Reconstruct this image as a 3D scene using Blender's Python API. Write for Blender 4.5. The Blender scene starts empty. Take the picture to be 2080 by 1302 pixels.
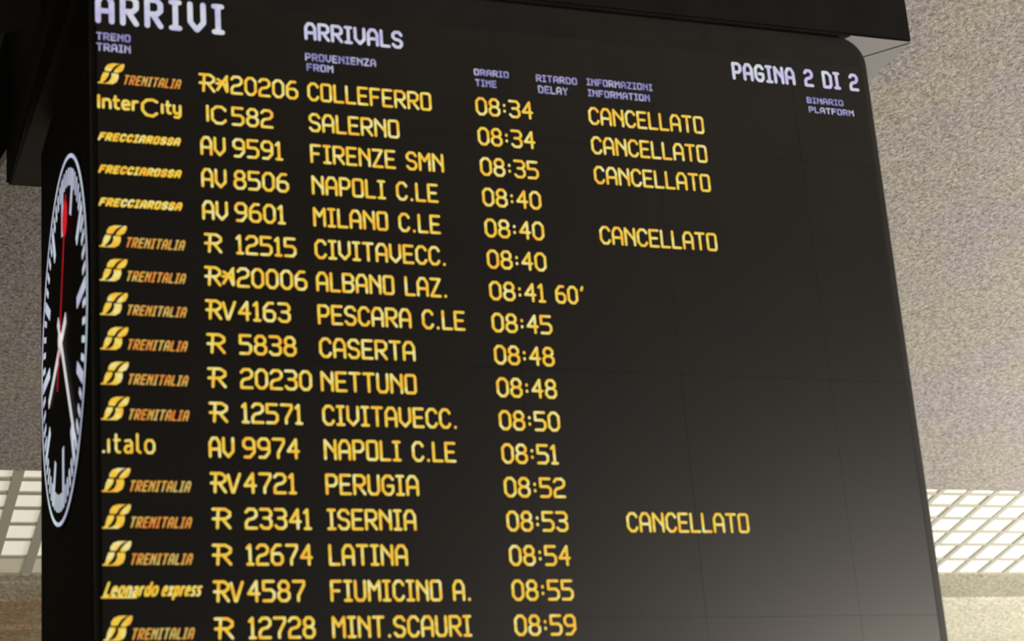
import bpy, bmesh, math, random
from mathutils import Vector, Matrix
C = bpy.context.scene.collection
S = 0.14            # one line of the timetable is 0.14 m high
Z0 = 5.155          # height of the first line's baseline
def W(u, v, n=0.0):  # board coordinates (right, down, away) in lines -> metres
    return Vector((u * S, n * S, Z0 - v * S))

# ------------------------------------------------------------------ camera
cam = bpy.data.cameras.new('camera'); co = bpy.data.objects.new('camera', cam); C.objects.link(co)
R = ((0.93532785, 0.07392223, -0.34597301), (0.04372729, 0.94627239, 0.3204005), (0.35106943, -0.31480797, 0.8818425))
def axis(r, s): return Vector((s * r[0], s * r[2], -s * r[1]))
cx, cy, cz = axis(R[0], 1), axis(R[1], -1), axis(R[2], -1)
M = Matrix((cx, cy, cz)).transposed().to_4x4(); M.translation = W(-15.014, 25.391, -52.674)
co.matrix_world = M
cam.sensor_width = 36; cam.lens = 36 * 4088.19 / 2080; cam.clip_end = 500
cam.dof.use_dof = True; cam.dof.focus_distance = 12.0; cam.dof.aperture_fstop = 2.3
sc = bpy.context.scene; sc.camera = co

# ------------------------------------------------------------------ world, exposure, large lights
w = bpy.data.worlds.new('World'); sc.world = w; w.use_nodes = True
bg = w.node_tree.nodes['Background']; bg.inputs[0].default_value = (0.85, 0.9, 1.0, 1); bg.inputs[1].default_value = 0.04
sc.view_settings.view_transform = 'Standard'; sc.view_settings.look = 'None'
sc.view_settings.exposure = 0.0; sc.view_settings.gamma = 1.0; sc.view_settings.use_curve_mapping = False

def area(name, loc, target, sx, sy, power, col):
    l = bpy.data.lights.new(name, 'AREA'); l.shape = 'RECTANGLE'; l.size = sx; l.size_y = sy; l.energy = power; l.color = col
    o = bpy.data.objects.new(name, l); C.objects.link(o); o.location = loc
    o.rotation_euler = (Vector(target) - Vector(loc)).to_track_quat('-Z', 'Y').to_euler(); return o
area('screen_gradient_fill', (11.0, -8.5, 2.3), (3.0, 0, 2.6), 8, 3.4, 1400, (1.0, 0.90, 0.79))  # added unseen lamp, brightens the screen towards the lower right
area('ceiling_fill_right', (15.5, 5.0, 1.6), (7.0, 5.5, 7.0), 9, 2.6, 1640, (1.0, 0.96, 0.935))  # added unseen lamp for the bright right ceiling, falling off to the left
area('warm_fill_left', (-3.4, 10.5, 2.0), (-2.0, 10.5, 6.0), 2.0, 2.0, 16, (1.0, 0.70, 0.40))  # added unseen lamp that warms the left ceiling

# ------------------------------------------------------------------ materials
def mat(name, col, rough=0.5, spec=0.5, emit=None, estr=0.0, metal=0.0):
    m = bpy.data.materials.new(name); m.use_nodes = True; b = m.node_tree.nodes['Principled BSDF']
    b.inputs['Base Color'].default_value = (*col, 1); b.inputs['Roughness'].default_value = rough
    b.inputs['Specular IOR Level'].default_value = spec; b.inputs['Metallic'].default_value = metal
    if emit: b.inputs['Emission Color'].default_value = (*emit, 1); b.inputs['Emission Strength'].default_value = estr
    return m
def nodes(m): return m.node_tree.nodes, m.node_tree.links, m.node_tree.nodes['Principled BSDF']
def noise_col(m, scale, c1, c2, inp='Base Color', lo=0.35, hi=0.65, detail=3, rough=.6):
    N, L, B = nodes(m)
    tc = N.new('ShaderNodeTexCoord'); nz = N.new('ShaderNodeTexNoise'); rp = N.new('ShaderNodeValToRGB')
    nz.inputs['Scale'].default_value = scale; nz.inputs['Detail'].default_value = detail; nz.inputs['Roughness'].default_value = rough
    rp.color_ramp.elements[0].position = lo; rp.color_ramp.elements[1].position = hi
    rp.color_ramp.elements[0].color = (*c1, 1); rp.color_ramp.elements[1].color = (*c2, 1)
    L.new(tc.outputs['Object'], nz.inputs['Vector']); L.new(nz.outputs['Fac'], rp.inputs['Fac']); L.new(rp.outputs['Color'], B.inputs[inp])
    return tc, nz, rp
def led(name, c1, c2, c3, strength, scale=9):
    m = mat(name, (.02, .02, .02), .6, .2, c2, strength)
    tc, nz, rp = noise_col(m, scale, c1, c3, 'Emission Color', .36, .64, 2)
    e = rp.color_ramp.elements.new(.5); e.color = (*c2, 1)
    return m

LED_Y = led('amber_led', (.98, .50, .05), (.93, .64, .05), (.92, .80, .32), 0.92, 24)
LED_T = led('amber_led_small', (.95, .30, .05), (.92, .46, .07), (.80, .60, .16), 0.72, 13)
LED_W = led('white_led', (.56, .52, .82), (.66, .66, .86), (.74, .78, .82), 0.85, 9)
LED_B = led('small_white_led', (.24, .22, .50), (.33, .31, .58), (.50, .50, .68), 0.85, 14)
LED_C = led('clock_white_led', (.42, .45, .60), (.55, .56, .68), (.55, .68, .74), 1.0, 4)
LED_H = mat('hand_white', (.3, .3, .3), .6, .3, (.74, .72, .74), 0.85)
LED_R = mat('hand_red', (.4, .01, .02), .6, .3, (.62, .01, .025), 0.8)
BLACK = mat('black_casing', (.012, .012, .011), .45, .3)
noise_col(BLACK, 6, (.010, .010, .009), (.016, .016, .015))
SIDE = mat('black_clock_panel', (.003, .0032, .002), .75, .06)
SCREEN = mat('led_screen_black', (.006, .005, .004), .33, .65)
noise_col(SCREEN, 3, (.005, .0045, .004), (.008, .007, .005))
HEAD = mat('header_dark_paint', (.03, .03, .029), .65, .12)
noise_col(HEAD, 5, (.008, .008, .008), (.012, .012, .012))
UNDER = mat('header_lit_grey_underside', (.42, .42, .42), .45, .5)  # lit right end of the underside, the light put into the colour
DARK = mat('dark_fixture', (.010, .010, .009), .5, .3)
noise_col(DARK, 4, (.007, .007, .006), (.014, .014, .013))

def concrete(name, ca, cb, cc, bump=.8):
    m = mat(name, ca, .85, .2); N, L, B = nodes(m)
    tc = N.new('ShaderNodeTexCoord'); mp = N.new('ShaderNodeMapping'); L.new(tc.outputs['Object'], mp.inputs['Vector'])
    mp.inputs['Scale'].default_value = (1, 1, 1)
    n1 = N.new('ShaderNodeTexNoise'); n1.inputs['Scale'].default_value = 33; n1.inputs['Detail'].default_value = 4; n1.inputs['Roughness'].default_value = .62; n1.inputs['Distortion'].default_value = .6
    n2 = N.new('ShaderNodeTexNoise'); n2.inputs['Scale'].default_value = 1.3; n2.inputs['Detail'].default_value = 3
    for n in (n1, n2): L.new(mp.outputs['Vector'], n.inputs['Vector'])
    r2 = N.new('ShaderNodeValToRGB'); r2.color_ramp.elements[0].position = .4; r2.color_ramp.elements[1].position = .6
    r2.color_ramp.elements[0].color = (*ca, 1); r2.color_ramp.elements[1].color = (*cb, 1); L.new(n2.outputs['Fac'], r2.inputs['Fac'])
    r1 = N.new('ShaderNodeValToRGB'); r1.color_ramp.elements[0].position = .34; r1.color_ramp.elements[1].position = .68
    r1.color_ramp.elements[0].color = (.54, .53, .50, 1); r1.color_ramp.elements[1].color = (1.42, 1.41, 1.40, 1); L.new(n1.outputs['Fac'], r1.inputs['Fac'])
    mx = N.new('ShaderNodeMix'); mx.data_type = 'RGBA'; mx.blend_type = 'MULTIPLY'; mx.inputs['Factor'].default_value = 1
    L.new(r2.outputs['Color'], mx.inputs['A']); L.new(r1.outputs['Color'], mx.inputs['B']); L.new(mx.outputs['Result'], B.inputs['Base Color'])
    bp = N.new('ShaderNodeBump'); bp.inputs['Strength'].default_value = bump; bp.inputs['Distance'].default_value = .012
    L.new(n1.outputs['Fac'], bp.inputs['Height']); L.new(bp.outputs['Normal'], B.inputs['Normal'])
    return m
CEIL = concrete('rough_plaster', (.355, .330, .325), (.37, .352, .295), None)
CEIL2 = concrete('smooth_plaster', (.38, .365, .27), (.42, .405, .31), None, .2)
CEIL3 = concrete('pale_plaster', (.64, .62, .49), (.70, .69, .54), None, .35)
CEIL4 = concrete('dim_brown_plaster', (.38, .29, .19), (.42, .35, .24), None, .35)  # same far ceiling as the pale plaster, its dim left put into the colour
BAR = mat('glazing_bar_paint', (.50, .49, .41), .6, .3)
PANE2 = mat('dim_pane', (.60, .58, .46), .6, .3, (.9, .86, .62), .14)  # dim copy of the frosted pane, weaker light put into colour and glow
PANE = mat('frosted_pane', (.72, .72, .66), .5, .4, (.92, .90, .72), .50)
FLOORM = mat('floor_stone', (.30, .28, .25), .4, .5); noise_col(FLOORM, 1.2, (.25, .23, .2), (.34, .32, .29))
DARKW = mat('dark_wall', (.07, .065, .06), .8, .1)
WALLM = mat('wall_stone', (.36, .33, .27), .8, .2); noise_col(WALLM, 2.0, (.32, .29, .23), (.4, .37, .3))
STRIP = mat('lit_yellow_trim', (.85, .72, .38), .45, .5)  # a lit strip, its brightness put into the pale yellow

# ------------------------------------------------------------------ mesh helpers
def link(name, bm, m, parent=None, smooth=False, **props):
    me = bpy.data.meshes.new(name); bm.normal_update(); bm.to_mesh(me); bm.free()
    if m: me.materials.append(m)
    if smooth:
        for p in me.polygons: p.use_smooth = True
    o = bpy.data.objects.new(name, me); C.objects.link(o)
    if parent is not None: o.parent = parent
    for k, v in props.items(): o[k] = v
    return o
def empty(name, parent=None, loc=(0, 0, 0), **props):
    o = bpy.data.objects.new(name, None); C.objects.link(o); o.location = loc; o.empty_display_size = .1
    if parent is not None: o.parent = parent
    for k, v in props.items(): o[k] = v
    return o
def hexa(bm, P):  # eight corners: 0-3 one face, 4-7 the opposite one
    v = [bm.verts.new(p) for p in P]
    for f in ((3, 2, 1, 0), (4, 5, 6, 7), (0, 1, 5, 4), (1, 2, 6, 5), (2, 3, 7, 6), (3, 0, 4, 7)): bm.faces.new([v[i] for i in f])
def ubox(bm, u0, u1, v0, v1, n0, n1):
    hexa(bm, [W(u0, v1, n0), W(u1, v1, n0), W(u1, v0, n0), W(u0, v0, n0), W(u0, v1, n1), W(u1, v1, n1), W(u1, v0, n1), W(u0, v0, n1)])

# ------------------------------------------------------------------ the setting
# sloping ceiling: its own frame (A along the board, B away and gently down)
A = Vector((1.0, 0.0, 0.0)); B = Vector((0.0, .9774, -.2113)); NN = A.cross(B).normalized()
if NN.z > 0: NN = -NN       # pointing down into the hall
P0 = W(23.6, -9.24, 44.33)
def K(a, b, h=0.0): return P0 + A * (a * S) + B * (b * S) + NN * (h * S)   # h: how far it hangs below the ceiling face
def kbox(bm, a0, a1, b0, b1, h0, h1):
    hexa(bm, [K(a0, b0, h0), K(a1, b0, h0), K(a1, b1, h0), K(a0, b1, h0), K(a0, b0, h1), K(a1, b0, h1), K(a1, b1, h1), K(a0, b1, h1)])
B0, B1 = 18.9, 33.75
AL, AR = -32.91, 58.93
bm = bmesh.new()
hexa(bm, [K(-95, -170, -2.2), K(110, -170, -2.2), K(110, 20.1, -2.2), K(-95, 18.4, -2.2), K(-95, -170, 0), K(110, -170, 0), K(110, 20.1, 0), K(-95, 18.4, 0)])
link('ceiling', bm, CEIL, kind='structure')
bm = bmesh.new()
kbox(bm, -95, 110, B1, 38.0, -2.2, 0)
kbox(bm, -95, AL, B0, B1, -2.2, 0); kbox(bm, AR, 110, B0, B1, -2.2, 0)
link('ceiling.001', bm, CEIL2, kind='structure')
bm = bmesh.new(); kbox(bm, 5, 110, 38.0, 62, -2.2, 0); link('ceiling.002', bm, CEIL3, kind='structure')
bm = bmesh.new(); kbox(bm, -95, 5, 38.0, 62, -2.2, 0); link('ceiling.003', bm, CEIL4, kind='structure')
bm = bmesh.new(); kbox(bm, -95, 5, 34.6, 35.7, 0, .2); link('trim_1', bm, CEIL2, kind='structure')
bm = bmesh.new(); kbox(bm, -95, 5, 37.2, 37.8, 0, .3); link('trim_2', bm, CEIL4, kind='structure')
bm = bmesh.new(); kbox(bm, -60, -24.3, 38.35, 39.2, 0, .6); link('trim_3', bm, STRIP, kind='structure')
bm = bmesh.new(); kbox(bm, -95, 5, 41.8, 42.3, 0, .35); link('trim_4', bm, CEIL4, kind='structure')

win = empty('window_1', loc=K(13, 26), kind='structure', label='long skylight of frosted panes between pale glazing bars')
def wlink(name, bm, m):
    o = link(name, bm, m); o.parent = win; o.matrix_parent_inverse = Matrix.Translation(-win.location); return o
rows = [B0, 20.37, 22.2, 24.2, 26.4, 28.6, 31.2, B1]
cols = [AL + i * 2.24 for i in range(42)]
for i, b in enumerate(rows):
    if i in (0,): continue
    hw = .20
    bm = bmesh.new(); kbox(bm, AL, AR, b - hw, b + hw, -.34, -.1); wlink('glazing_bar', bm, BAR)
for a in cols:
    hw = .32 if a < 0 else .20
    bm = bmesh.new(); kbox(bm, a - hw, a + hw, B0, B1, -.34, -.08); wlink('glazing_bar', bm, BAR)
rnd = random.Random(4)
for i in range(7):
    bm = bmesh.new(); a0, a1, b0, b1 = -1.12, 1.12, -(rows[i + 1] - rows[i]) / 2, (rows[i + 1] - rows[i]) / 2
    def q(a, b, h): return A * (a * S) + B * (b * S) + NN * (h * S)
    hexa(bm, [q(a0, b0, 0), q(a1, b0, 0), q(a1, b1, 0), q(a0, b1, 0), q(a0, b0, .12), q(a1, b0, .12), q(a1, b1, .12), q(a0, b1, .12)])
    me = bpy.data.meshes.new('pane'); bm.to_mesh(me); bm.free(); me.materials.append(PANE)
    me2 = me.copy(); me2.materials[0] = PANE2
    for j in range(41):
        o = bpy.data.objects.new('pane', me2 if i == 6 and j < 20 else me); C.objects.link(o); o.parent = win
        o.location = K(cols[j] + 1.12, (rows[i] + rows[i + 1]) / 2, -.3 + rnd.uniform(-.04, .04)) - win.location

# floor and walls of the hall
def sbox(name, x0, x1, y0, y1, z0, z1, m):
    bm = bmesh.new(); hexa(bm, [(x0, y0, z0), (x1, y0, z0), (x1, y1, z0), (x0, y1, z0), (x0, y0, z1), (x1, y0, z1), (x1, y1, z1), (x0, y1, z1)])
    bmesh.ops.recalc_face_normals(bm, faces=bm.faces); return link(name, bm, m, kind='structure')
sbox('floor', -11, 19, -18, 15.2, -.2, 0, FLOORM)
sbox('wall_left', -10.2, -9.9, -18, 15.2, 0, 13.5, WALLM)
sbox('wall_back', -10.2, 19, 14.8, 15.1, 0, 4.9, WALLM)
sbox('wall_front', -10.2, 7.0, -18.0, -17.7, 0, 13.5, DARKW)

# ------------------------------------------------------------------ header housing above the board
HU0, HU1, HV0, HV1, HD = -6.95, 21.38, -12.6, -4.15, 17.85
hdr = empty('header_housing', loc=W(7.2, HV1, 9), label='large dark box housing fixed above the arrivals board, underside toned grey at its lit right end', category='housing')
def hl(name, bm, m, par, **k):
    o = link(name, bm, m, **k); o.parent = par; o.matrix_parent_inverse = Matrix.Translation(-par.matrix_world.translation if False else -Vector(par.location)); return o
bm = bmesh.new(); hexa(bm, [W(HU0, HV1, 0), W(HU1, HV1, 0), W(HU1, HV0, 0), W(HU0, HV0, 0), W(HU0 + .35, HV1, HD), W(HU1 + .5, HV1, HD), W(HU1 + .5, HV0, HD), W(HU0 + .35, HV0, HD)])
bmesh.ops.recalc_face_normals(bm, faces=bm.faces)
bmesh.ops.bevel(bm, geom=list(bm.edges), offset=.012, segments=2, affect='EDGES')
hl('casing', bm, HEAD, hdr)
bm = bmesh.new(); ubox(bm, HU0 + .5, 13.96, HV1 - .02, HV1 + .008, .1, 17.7); hl('underside_panel', bm, DARK, hdr)  # shaded rest of the underside, the shade put into a dark colour
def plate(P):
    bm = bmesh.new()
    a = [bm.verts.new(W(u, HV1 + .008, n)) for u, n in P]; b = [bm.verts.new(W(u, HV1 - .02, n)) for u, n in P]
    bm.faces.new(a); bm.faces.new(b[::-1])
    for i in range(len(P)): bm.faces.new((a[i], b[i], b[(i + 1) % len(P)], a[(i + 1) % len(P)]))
    bmesh.ops.recalc_face_normals(bm, faces=bm.faces); o = hl('underside_panel', bm, UNDER, hdr); o['label'] = 'underside panel toned grey where light falls'
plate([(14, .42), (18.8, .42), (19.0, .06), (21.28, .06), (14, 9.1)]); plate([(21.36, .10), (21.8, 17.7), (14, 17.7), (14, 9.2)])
for u in (-2, 16):
    bm = bmesh.new(); ubox(bm, u - .35, u + .35, HV0 - 14, HV0, 8.6, 9.3); hl('hanger_post', bm, HEAD, hdr)

# ------------------------------------------------------------------ the arrivals board
BU0, BU1, BV0, BV1, BD = -6.38, 19.53, -4.135, 19.2, 12.8
TP = .0274
board = empty('arrivals_board', loc=W((BU0 + BU1) / 2, BV1, BD / 2), label='big black station arrivals board listing trains in amber letters, clock on its side', category='display board')
def bl(name, bm, m, par=None, smooth=False, **k):
    o = link(name, bm, m, None, smooth, **k)
    par = par or board; o.parent = par
    o.matrix_parent_inverse = Matrix.Translation(-board.location)
    return o
def rrect(u0, u1, v0, v1, r, seg=8):
    pts = []
    for cu, cv, a0 in ((u1 - r, v0 + r, -90), (u1 - r, v1 - r, 0), (u0 + r, v1 - r, 90), (u0 + r, v0 + r, 180)):
        for i in range(seg + 1):
            a = math.radians(a0 + 90 * i / seg); pts.append((cu + r * math.cos(a), cv + r * math.sin(a)))
    return pts
bm = bmesh.new()
rings = []
for (ins, n) in ((.30, 0), (.12, .035), (.035, .12), (0, .30), (0, BD - .3), (.3, BD)):
    t = TP * n
    pts = rrect(BU0 + ins + t, BU1 - ins, BV0 + ins, BV1 - ins, 1.0 - ins, 10)
    rings.append([bm.verts.new(W(u, v, n)) for u, v in pts])
for a, b in zip(rings, rings[1:]):
    for i in range(len(a)):
        j = (i + 1) % len(a); bm.faces.new((a[i], a[j], b[j], b[i]))
bm.faces.new(rings[0]); bm.faces.new(rings[-1][::-1])
bmesh.ops.recalc_face_normals(bm, faces=bm.faces)
bl('casing', bm, BLACK)
# side panel under the clock
bm = bmesh.new()
def Q(n, v, out=0.0):  # a point on the tapered side
    return W(BU0 + TP * n - out, v, n)
hexa(bm, [Q(.45, 18.2, .0), Q(12.4, 18.2, .0), Q(12.4, -3.1, .0), Q(.45, -3.1, .0), Q(.45, 18.2, .03), Q(12.4, 18.2, .03), Q(12.4, -3.1, .03), Q(.45, -3.1, .03)])
bmesh.ops.recalc_face_normals(bm, faces=bm.faces); bl('side_panel', bm, SIDE)
# screen panels
us = [-6.21, .95, 6.1, 11.3, 16.45, 19.13]; vs = [-2.95, .66, 8.08, 15.5, 18.8]
rnd = random.Random(11)
for i in range(5):
    for j in range(4):
        bm = bmesh.new(); g = .003
        ubox(bm, us[i] + g, us[i + 1] - g, vs[j] + g, vs[j + 1] - g, -.04 - rnd.uniform(0, .006), .05)
        bmesh.ops.recalc_face_normals(bm, faces=bm.faces); bl('screen_panel', bm, SCREEN)

# ---- stroke lettering
G = {
 'A': (.40, [[(0, 0), (0, .74), (.28, 1), (.72, 1), (1, .74), (1, 0)], [(0, .40), (1, .40)]]),
 'B': (.40, [[(0, 0), (0, 1), (.75, 1), (1, .84), (1, .66), (.78, .52), (0, .52)], [(.78, .52), (1, .36), (1, .16), (.75, 0), (0, 0)]]),
 'C': (.38, [[(1, .80), (1, .84), (.74, 1), (.32, 1), (0, .78), (0, .22), (.32, 0), (.74, 0), (1, .16), (1, .2)]]),
 'D': (.40, [[(0, 0), (0, 1), (.6, 1), (1, .78), (1, .18), (.8, 0), (0, 0)]]),
 'E': (.36, [[(1, 1), (0, 1), (0, 0), (1, 0)], [(0, .51), (.85, .51)]]),
 'F': (.36, [[(1, 1), (0, 1), (0, 0)], [(0, .50), (.8, .50)]]),
 'G': (.40, [[(1, .82), (.74, 1), (.32, 1), (0, .78), (0, .22), (.32, 0), (.74, 0), (1, .18), (1, .46), (.5, .46)]]),
 'H': (.40, [[(0, 0), (0, 1)], [(1, 0), (1, 1)], [(0, .5), (1, .5)]]),
 'I': (.24, [[(0, 1), (1, 1)], [(.5, 1), (.5, 0)], [(0, 0), (1, 0)]]),
 'K': (.38, [[(0, 0), (0, 1)], [(1, 1), (0, .45)], [(.25, .58), (1, 0)]]),
 'L': (.34, [[(0, 1), (0, 0), (1, 0)]]),
 'M': (.42, [[(0, 0), (0, 1), (.5, .55), (1, 1), (1, 0)]]),
 'N': (.40, [[(0, 0), (0, 1), (1, .30)], [(1, 1), (1, 0)]]),
 'O': (.38, [[(.12, 0), (0, .08), (0, .92), (.12, 1), (.86, 1), (1, .9), (1, .1), (.86, 0), (.12, 0)]]),
 'P': (.38, [[(0, 0), (0, 1), (.72, 1), (1, .86), (1, .58), (.72, .42), (0, .42)]]),
 'R': (.40, [[(0, 0), (0, 1), (.72, 1), (1, .86), (1, .60), (.72, .46), (0, .46)], [(.4, .46), (1, 0)]]),
 'S': (.38, [[(1, .82), (.76, 1), (.28, 1), (0, .84), (0, .66), (.24, .53), (.78, .47), (1, .34), (1, .16), (.76, 0), (.26, 0), (0, .16)]]),
 'T': (.38, [[(0, 1), (1, 1)], [(.5, 1), (.5, 0)]]),
 'U': (.38, [[(0, 1), (0, .18), (.22, 0), (.78, 0), (1, .18), (1, 1)]]),
 'V': (.40, [[(0, 1), (0, .30), (.5, 0), (1, .30), (1, 1)]]),
 'Y': (.40, [[(0, 1), (.5, .5), (1, 1)], [(.5, .5), (.5, 0)]]),
 'X': (.40, [[(0, 1), (1, 0)], [(1, 1), (0, 0)]]),
 'Z': (.38, [[(0, 1), (1, 1), (0, 0), (1, 0)]]),
 '0': (.38, [[(.3, 0), (0, .2), (0, .8), (.3, 1), (.7, 1), (1, .8), (1, .2), (.7, 0), (.3, 0)]]),
 '1': (.20, [[(0, .84), (.5, 1), (.5, 0)], [(.05, 0), (1, 0)]]),
 '2': (.38, [[(0, .84), (.24, 1), (.76, 1), (1, .86), (1, .66), (.76, .52), (.2, .44), (0, .28), (0, 0), (1, 0)]]),
 '3': (.38, [[(0, 1), (.78, 1), (1, .84), (1, .68), (.76, .54), (.3, .54)], [(.76, .54), (1, .38), (1, .14), (.76, 0), (.24, 0), (0, .14)]]),
 '4': (.38, [[(.76, 0), (.76, 1), (0, .36), (1, .36)]]),
 '5': (.38, [[(.95, 1), (0, 1), (0, .56), (.74, .56), (1, .42), (1, .16), (.76, 0), (0, 0)]]),
 '6': (.38, [[(.85, 1), (.4, 1), (0, .7), (0, .16), (.26, 0), (.76, 0), (1, .16), (1, .42), (.76, .56), (.2, .56), (0, .46)]]),
 '7': (.38, [[(0, 1), (1, 1), (1, .8), (.45, .25), (.45, 0)]]),
 '8': (.38, [[(.26, .53), (.06, .68), (.06, .84), (.3, 1), (.7, 1), (.94, .84), (.94, .68), (.74, .53), (.26, .53), (0, .38), (0, .16), (.26, 0), (.74, 0), (1, .16), (1, .38), (.74, .53)]]),
 '9': (.38, [[(.1, 0), (.6, 0), (1, .28), (1, .84), (.74, 1), (.26, 1), (0, .84), (0, .6), (.26, .46), (.8, .46), (1, .56)]]),
 ':': (.12, [[(.5, .30), (.5, .34)], [(.5, .66), (.5, .70)]]),
 '.': (.10, [[(.5, 0), (.5, .03)]]),
 "'": (.14, [[(.7, 1.02), (.4, .84)]]),
 # service letters of the number column
 'r': (.56, [[(0, 1), (.72, 1), (1, .84), (1, .64), (.74, .48), (0, .48)], [(.32, 1), (.24, 0)], [(.55, .48), (1, 0)]]),
 'v': (.46, [[(0, .92), (.34, 0), (.44, 0), (1, .98)]]),
 'i': (.08, [[(.5, .12), (.5, 1)]]),
 '+': (.44, [[(.05, .12), (.55, .62), (.95, 1)], [(0, .52), (.62, .52)], [(.62, .55), (.92, .05)], [(.1, .78), (.5, .62), (.7, .4)], [(.9, .9), (.95, .1)]]),
 # lower case, drawn in the cap height
 'a_': (.30, [[(.1, .62), (.7, .66), (.95, .5), (.95, 0)], [(.95, .38), (.2, .34), (0, .16), (.2, 0), (.7, 0), (.95, .16)]]),
 'd_': (.32, [[(1, 1), (1, 0)], [(1, .5), (.7, .66), (.25, .66), (0, .48), (0, .18), (.25, 0), (.7, 0), (1, .18)]]),
 'e_': (.32, [[(0, .34), (1, .36), (.9, .58), (.6, .68), (.25, .66), (0, .48), (0, .18), (.25, 0), (.9, .02)]]),
 'i_': (.06, [[(.5, 0), (.5, .66)]]),
 'I_': (.06, [[(.5, 0), (.5, .92)]]),
 'l_': (.14, [[(.1, 1), (.1, .12), (.9, 0)]]),
 'n_': (.32, [[(0, 0), (0, .66)], [(0, .5), (.35, .68), (.75, .66), (1, .48), (1, 0)]]),
 'o_': (.36, [[(.25, 0), (0, .18), (0, .5), (.25, .68), (.75, .68), (1, .5), (1, .18), (.75, 0), (.25, 0)]]),
 'p_': (.32, [[(0, -.3), (0, .66)], [(0, .5), (.3, .66), (.75, .66), (1, .48), (1, .18), (.75, 0), (.3, 0), (0, .16)]]),
 'r_': (.20, [[(0, 0), (0, .66)], [(0, .46), (.5, .66), (1, .66)]]),
 's_': (.26, [[(1, .66), (.2, .66), (0, .5), (.3, .36), (.8, .3), (1, .14), (.8, 0), (0, 0)]]),
 't_': (.22, [[(.3, .95), (.3, .14), (.6, 0), (1, 0)], [(0, .66), (.95, .66)]]),
 'x_': (.28, [[(0, .66), (1, 0)], [(1, .66), (0, 0)]]),
 'y_': (.34, [[(0, .66), (0, .2), (.25, .02), (1, .05)], [(1, .66), (1, -.12), (.7, -.3), (.1, -.28)]]),
 'c_': (.60, [[(1, .92), (.72, 1.05), (.32, 1.0), (.04, .72), (.04, .28), (.3, -.04), (.72, -.1), (.98, .1)]]),
 'L_': (.34, [[(.3, 1), (.1, 0), (1, 0)]]),
}
def stroke(bm, pts, t, mp, taper=None):
    h = t / 2
    for (x0, y0), (x1, y1) in zip(pts, pts[1:]):
        d = math.hypot(x1 - x0, y1 - y0)
        if d < 1e-6: continue
        ax, ay = (x1 - x0) / d * h, (y1 - y0) / d * h
        P = [(x0 - ay, y0 + ax), (x0 + ay, y0 - ax), (x1 + ay, y1 - ax), (x1 - ay, y1 + ax)]
        bm.faces.new([bm.verts.new(mp(*p)) for p in P])
    for (x, y) in pts:
        bm.faces.new([bm.verts.new(mp(x + h * math.cos(k * math.pi / 4 + .39), y + h * math.sin(k * math.pi / 4 + .39))) for k in range(8)])
def layout(chars, H, th, gap, space):
    x = 0; out = []
    for c in chars:
        if c == ' ': x += space * H; continue
        g = G[c]; out.append((c, x, g[0] * H)); x += g[0] * H + th + gap * H
    return out, x - gap * H
def text(bm, chars, u0, u1, v, H, th=.082, gap=.06, space=.40, shear=0.0, n=-.065, only=None):
    """chars from u0 to u1 (outer edges), outer height H, standing on line v; everything in line units"""
    L, w = layout(chars, H, th, gap, space)
    k = (u1 - u0) / w
    def mp(x, y): return W(u0 + x + shear * y, v - y, n)
    for c, x, cw in (L if only is None else L[only[0]:only[1]]):
        for poly in G[c][1]:
            stroke(bm, [((x * k) + th / 2 + max(cw * k + (k - 1) * th, .001) * px, th / 2 + (H - th) * py) for px, py in poly], th, mp)
def spans(s):   # index ranges of the words, blanks not counted
    out = []; i = 0
    for wd in s.split(' '): out.append((i, i + len(wd))); i += len(wd)
    return out

def mark(bm, u0, v):   # the slanted rail mark in front of the operator's word
    w_, h_ = .75, .66
    lobes = [[(.25, .61), (.26, .76), (.36, .92), (.54, 1), (.84, 1), (.70, .93), (.59, .82), (.52, .70), (.47, .61)],
             [(.90, 1), (1, 1), (.99, .84), (.91, .66), (.74, .56), (.58, .57), (.65, .72), (.78, .88)],
             [(.20, .54), (.41, .54), (.38, .38), (.27, .18), (.16, .06), (0, 0), (.08, .12), (.13, .36)],
             [(.50, .52), (.77, .52), (.77, .32), (.70, .12), (.54, 0), (.06, 0), (.31, .05), (.43, .16), (.50, .34)]]
    for p in lobes:
        bm.faces.new([bm.verts.new(W(u0 + x * w_, v - y * h_, -.065)) for x, y in p])
    stroke(bm, [(.0, .02), (.12, .02)], .04, lambda x, y: W(u0 + x, v - y, -.065))

# heading lettering
def lab(name, s, u0, u1, v, H, m, th, **k):
    r_ = []
    for sp in spans(s):
        bm = bmesh.new(); text(bm, s, u0, u1, v, H, th, only=sp, **k); r_.append(bl(name, bm, m))
    return r_
o = lab('title', 'ARRIVI', -6.25, -2.45, -1.90, 1.0, LED_W, .165, gap=.16)[0]; o['label'] = 'tall white ARRIVI lettering'
o = lab('title', 'ARRIVALS', -.03, 3.07, -2.0, .60, LED_W, .10, gap=.05)[0]; o['label'] = 'white ARRIVALS lettering'
o = lab('page_count', 'PAGINA 2 DI 2', 14.28, 18.98, -2.04, .64, LED_W, .11, space=.45)
for s, u0, u1, v, H in (('TRENO', -6.23, -5.24, -1.37, .25), ('TRAIN', -6.23, -5.24, -1.02, .26), ('PROVENIENZA', -.04, 2.17, -1.31, .26), ('FROM', -.01, .82, -.98, .25),
                        ('ORARIO', 5.31, 6.46, -1.34, .23), ('TIME', 5.33, 6.03, -.97, .25), ('RITARDO', 7.36, 8.75, -1.32, .25), ('DELAY', 7.4, 8.41, -.93, .27),
                        ('INFORMAZIONI', 9.07, 11.35, -1.35, .25), ('INFORMATION', 9.08, 11.22, -.97, .25), ('BINARIO', 16.92, 18.29, -1.44, .23), ('PLATFORM', 16.95, 18.64, -1.10, .23)):
    lab('column_heading', s, u0, u1, v, H, LED_B, .052, gap=.08, space=.3)

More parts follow.
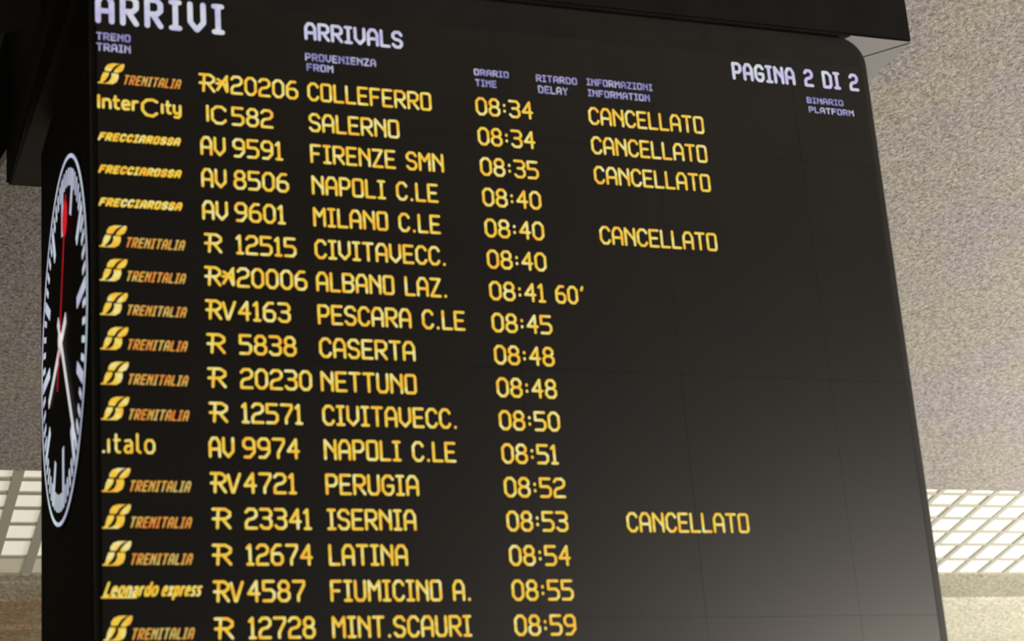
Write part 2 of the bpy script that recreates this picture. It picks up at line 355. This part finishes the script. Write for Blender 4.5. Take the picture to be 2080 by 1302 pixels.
TT = 'TRENITALIA'
rowsd = [
('COLLEFERRO', 3.86, '08:34', 7.17, '20206', -.3, 'r+', -3.28, -2.38, 'T', 1, None),
('SALERNO', 2.78, '08:34', 7.16, '582', -1.09, 'iC', -3.14, -2.48, 'I', 1, None),
('FIRENZE SMN', 4.12, '08:35', 7.19, '9591', -.84, 'AV', -3.28, -2.54, 'F', 1, None),
('NAPOLI C.LE', 3.88, '08:40', 7.19, '8506', -.70, 'AV', -3.28, -2.54, 'F', 0, None),
('MILANO C.LE', 3.89, '08:40', 7.20, '9601', -.84, 'AV', -3.28, -2.53, 'F', 1, None),
('CIVITAVECC.', 4.01, '08:40', 7.19, '12515', -.56, 'r', -3.25, -2.73, 'T', 0, None),
('ALBANO LAZ.', 3.98, '08:41', 7.08, '20006', -.28, 'r+', -3.27, -2.38, 'T', 0, "60'"),
('PESCARA C.LE', 4.45, '08:45', 7.20, '4163', -.81, 'rv', -3.27, -2.38, 'T', 0, None),
('CASERTA', 2.85, '08:48', 7.19, '5838', -.68, 'r', -3.26, -2.72, 'T', 0, None),
('NETTUNO', 2.83, '08:48', 7.18, '20230', -.27, 'r', -3.26, -2.72, 'T', 0, None),
('CIVITAVECC.', 4.01, '08:50', 7.19, '12571', -.58, 'r', -3.25, -2.71, 'T', 0, None),
('NAPOLI C.LE', 3.89, '08:51', 7.05, '9974', -.71, 'AV', -3.28, -2.56, 'N', 0, None),
('PERUGIA', 2.71, '08:52', 7.19, '4721', -.84, 'rv', -3.27, -2.40, 'T', 0, None),
('ISERNIA', 2.57, '08:53', 7.18, '23341', -.46, 'r', -3.25, -2.71, 'T', 1, None),
('LATINA', 2.26, '08:54', 7.17, '12674', -.47, 'r', -3.27, -2.72, 'T', 0, None),
('FIUMICINO A.', 4.08, '08:55', 7.17, '4587', -.72, 'rv', -3.27, -2.42, 'E', 0, None),
('MINT.SCAURI', 4.01, '08:59', 7.16, '12728', -.48, 'r', -3.27, -2.73, 'T', 0, None)]
FRR = 'FRECCIAROSSA'
for k, (dest, du, tm, tu, num, nu, ty, y0, y1, logo, canc, dly) in enumerate(rowsd):
    row = empty('display_row', board, loc=W(6.5, k, 0) - board.location)
    row['label'] = 'row of the board with the %s arrival from %s' % (tm, dest)
    def rl(name, bm, m, row=row):
        o = link(name, bm, m); o.parent = row; o.matrix_parent_inverse = Matrix.Translation(-(row.location + board.location)); return o
    for sp in spans(dest):
        bm = bmesh.new(); text(bm, dest, -.02, du, k, .61, only=sp); rl('destination', bm, LED_Y)
    bm = bmesh.new(); text(bm, tm, 5.28, tu, k, .61); rl('arrival_time', bm, LED_Y)
    bm = bmesh.new(); text(bm, num, -2.34, nu, k, .61); rl('train_number', bm, LED_Y)
    bm = bmesh.new(); text(bm, ty, y0, y1, k, .60, gap=.0 if ty != 'AV' else .05); rl('train_type', bm, LED_Y)
    if dly:
        bm = bmesh.new(); text(bm, dly, 7.39, 8.36, k, .59); rl('delay', bm, LED_Y)
    if canc:
        bm = bmesh.new(); text(bm, 'CANCELLATO', 9.03, 13.03, k, .61); rl('status', bm, LED_Y)
    if logo == 'T':
        bm = bmesh.new(); mark(bm, -6.18, k + .0); rl('service_mark', bm, LED_Y)
        bm = bmesh.new(); text(bm, TT, -5.50, -3.85, k - .02, .31, .052, gap=.10, shear=.30); rl('service_name', bm, LED_T)
    elif logo == 'I':
        bm = bmesh.new()
        text(bm, ['I_', 'n_', 't_', 'e_', 'r_'], -6.24, -5.03, k - .21, .47, .082, gap=.04)
        text(bm, ['c_'], -4.99, -4.47, k - .10, .53, .085)
        text(bm, ['i_', 't_', 'y_'], -4.42, -3.80, k - .19, .46, .082, gap=.04)
        rl('service_name', bm, LED_Y)
    elif logo == 'F':
        bm = bmesh.new(); text(bm, FRR, -6.22, -3.90, k - .22, .26, .07, gap=.06, shear=.35); rl('service_name', bm, LED_Y)
    elif logo == 'N':
        bm = bmesh.new(); text(bm, ['.'], -6.18, -6.10, k - .07, .09, .085)
        text(bm, ['i_', 't_', 'a_', 'l_', 'o_'], -6.06, -4.74, k - .07, .58, .070, gap=.10); rl('service_name', bm, LED_Y)
    elif logo == 'E':
        bm = bmesh.new()
        text(bm, ['L_', 'e_', 'o_', 'n_', 'a_', 'r_', 'd_', 'o_'], -6.21, -4.78, k - .17, .40, .068, gap=.04, shear=.30)
        text(bm, ['e_', 'x_', 'p_', 'r_', 'e_', 's_', 's_'], -4.68, -3.62, k - .17, .40, .068, gap=.04, shear=.30)
        stroke(bm, [(0, .0), (.9, .0)], .05, lambda x, y: W(-6.22 + x, k - .15 - y, -.065))
        rl('service_name', bm, LED_Y)

# ---- the clock on the left side
CN, CV, CR = 6.232, 5.661, 5.66
clock = empty('clock', board, loc=Q(CN, CV, .05) - board.location); clock['label'] = 'round analogue clock with white marks, white hands and a red second hand'
def ck(name, bm, m, **p):
    o = link(name, bm, m, **p); o.parent = clock; o.matrix_parent_inverse = Matrix.Translation(-(clock.location + board.location)); return o
def cp(ang, rad, off, side=0.0):  # point on the dial; angle clockwise from twelve, in degrees
    a = math.radians(ang)
    x, y = math.sin(a) * rad + math.cos(a) * side, math.cos(a) * rad - math.sin(a) * side
    return Q(CN - x * CR * .9996, CV - y * CR, off)
def slab(bm, ang, r0, r1, w0, w1, o0, o1):
    P = [(r0, -w0), (r0, w0), (r1, w1), (r1, -w1)]
    hexa(bm, [cp(ang, r, o0, s) for r, s in P] + [cp(ang, r, o1, s) for r, s in P])
bm = bmesh.new()
vv = [bm.verts.new(cp(i * 3, 1.025, .06)) for i in range(120)]; v2 = [bm.verts.new(cp(i * 3, 1.025, .03)) for i in range(120)]
bm.faces.new(vv[::-1])
for i in range(120): bm.faces.new((vv[i], vv[(i + 1) % 120], v2[(i + 1) % 120], v2[i]))
bmesh.ops.recalc_face_normals(bm, faces=bm.faces); ck('dial', bm, SIDE)
bm = bmesh.new()
for i in range(120):
    hexa(bm, [cp(i * 3, .979, .06), cp(i * 3 + 3, .979, .06), cp(i * 3 + 3, 1.0, .06), cp(i * 3, 1.0, .06), cp(i * 3, .979, .075), cp(i * 3 + 3, .979, .075), cp(i * 3 + 3, 1.0, .075), cp(i * 3, 1.0, .075)])
ck('dial_ring', bm, LED_C)
for i in range(60):
    bm = bmesh.new()
    if i % 5 == 0:
        slab(bm, i * 6, .60 if i % 15 == 0 else .68, .925, .030, .030, .06, .075); ck('hour_mark', bm, LED_C)
    else:
        slab(bm, i * 6, .83, .925, .017, .017, .06, .075); ck('minute_mark', bm, LED_C)
bm = bmesh.new(); slab(bm, 252, -.20, .62, .034, .026, .10, .115); ck('hour_hand', bm, LED_H)
bm = bmesh.new(); slab(bm, 141, -.18, .90, .028, .020, .13, .145); ck('minute_hand', bm, LED_H)
bm = bmesh.new(); slab(bm, 22, -.28, .78, .011, .011, .16, .17)
for i in range(24):
    a0, a1 = math.radians(i * 15), math.radians(i * 15 + 15)
    c = .65; r = .10
    bm.faces.new([bm.verts.new(cp(22, c, .172)), bm.verts.new(cp(22, c + r * math.cos(a0), .172, r * math.sin(a0))), bm.verts.new(cp(22, c + r * math.cos(a1), .172, r * math.sin(a1)))])
    bm.faces.new([bm.verts.new(cp(22, c, .16)), bm.verts.new(cp(22, c + r * math.cos(a1), .16, r * math.sin(a1))), bm.verts.new(cp(22, c + r * math.cos(a0), .16, r * math.sin(a0)))])
ck('second_hand', bm, LED_R)
bm = bmesh.new()
for i in range(24):
    bm.faces.new([bm.verts.new(cp(0, 0, .18)), bm.verts.new(cp(i * 15, .05, .18)), bm.verts.new(cp(i * 15 + 15, .05, .18))])
ck('centre_cap', bm, LED_H)

# ---- dark rounded fixture bolted to the left side of the header housing
fx = empty('floodlight', loc=W(-7.6, -5.2, 8), label='black rounded lamp fixture beside the left end of the header housing', category='lamp')
ax = Vector((-.12, -.88, -.45)).normalized(); e1 = ax.cross(Vector((0, 0, 1))).normalized(); e2 = e1.cross(ax)
fc = W(-8.36, -5.73, 6)
def drum(prof):
    bm = bmesh.new(); rr = []
    for d, r in prof:
        rr.append([bm.verts.new(fc + ax * (d * S) + (e1 * math.cos(k * math.pi / 20) + e2 * math.sin(k * math.pi / 20)) * (r * S)) for k in range(40)])
    for a, b in zip(rr, rr[1:]):
        for k in range(40): bm.faces.new((a[k], a[(k + 1) % 40], b[(k + 1) % 40], b[k]))
    bm.faces.new(rr[0][::-1]); bm.faces.new(rr[-1]); bmesh.ops.recalc_face_normals(bm, faces=bm.faces); return bm
hl('lamp_drum', drum([(-1.6, .5), (-1.3, .95), (-.4, 1.17), (0, 1.17), (.02, 1.05), (-.12, 1.0)]), DARK, fx)
RIM = mat('dark_grey_rim', (.035, .035, .033), .5, .4)
hl('rim', drum([(-.02, 1.175), (-.02, 1.27), (.06, 1.27), (.06, 1.175)]), RIM, fx)
bm = bmesh.new(); ubox(bm, -8.4, -6.97, -6.6, -6.1, 7.0, 7.5); hl('arm', bm, DARK, fx)
bm = bmesh.new(); ubox(bm, -8.3, -7.7, -6.5, -6.0, 7.5, 18.0); hl('arm', bm, DARK, fx)
bm = bmesh.new()
P = [(-9.6, -12.0), (-6.3, -12.0), (-6.3, -6.2), (-6.78, -5.3), (-9.4, -5.2)]
a = [bm.verts.new(W(u, v, 18.0)) for u, v in P]; b = [bm.verts.new(W(u, v, 19.8)) for u, v in P]
bm.faces.new(a); bm.faces.new(b[::-1])
for i in range(5): bm.faces.new((a[i], b[i], b[(i + 1) % 5], a[(i + 1) % 5]))
bmesh.ops.recalc_face_normals(bm, faces=bm.faces); hl('rear_housing', bm, DARK, fx)
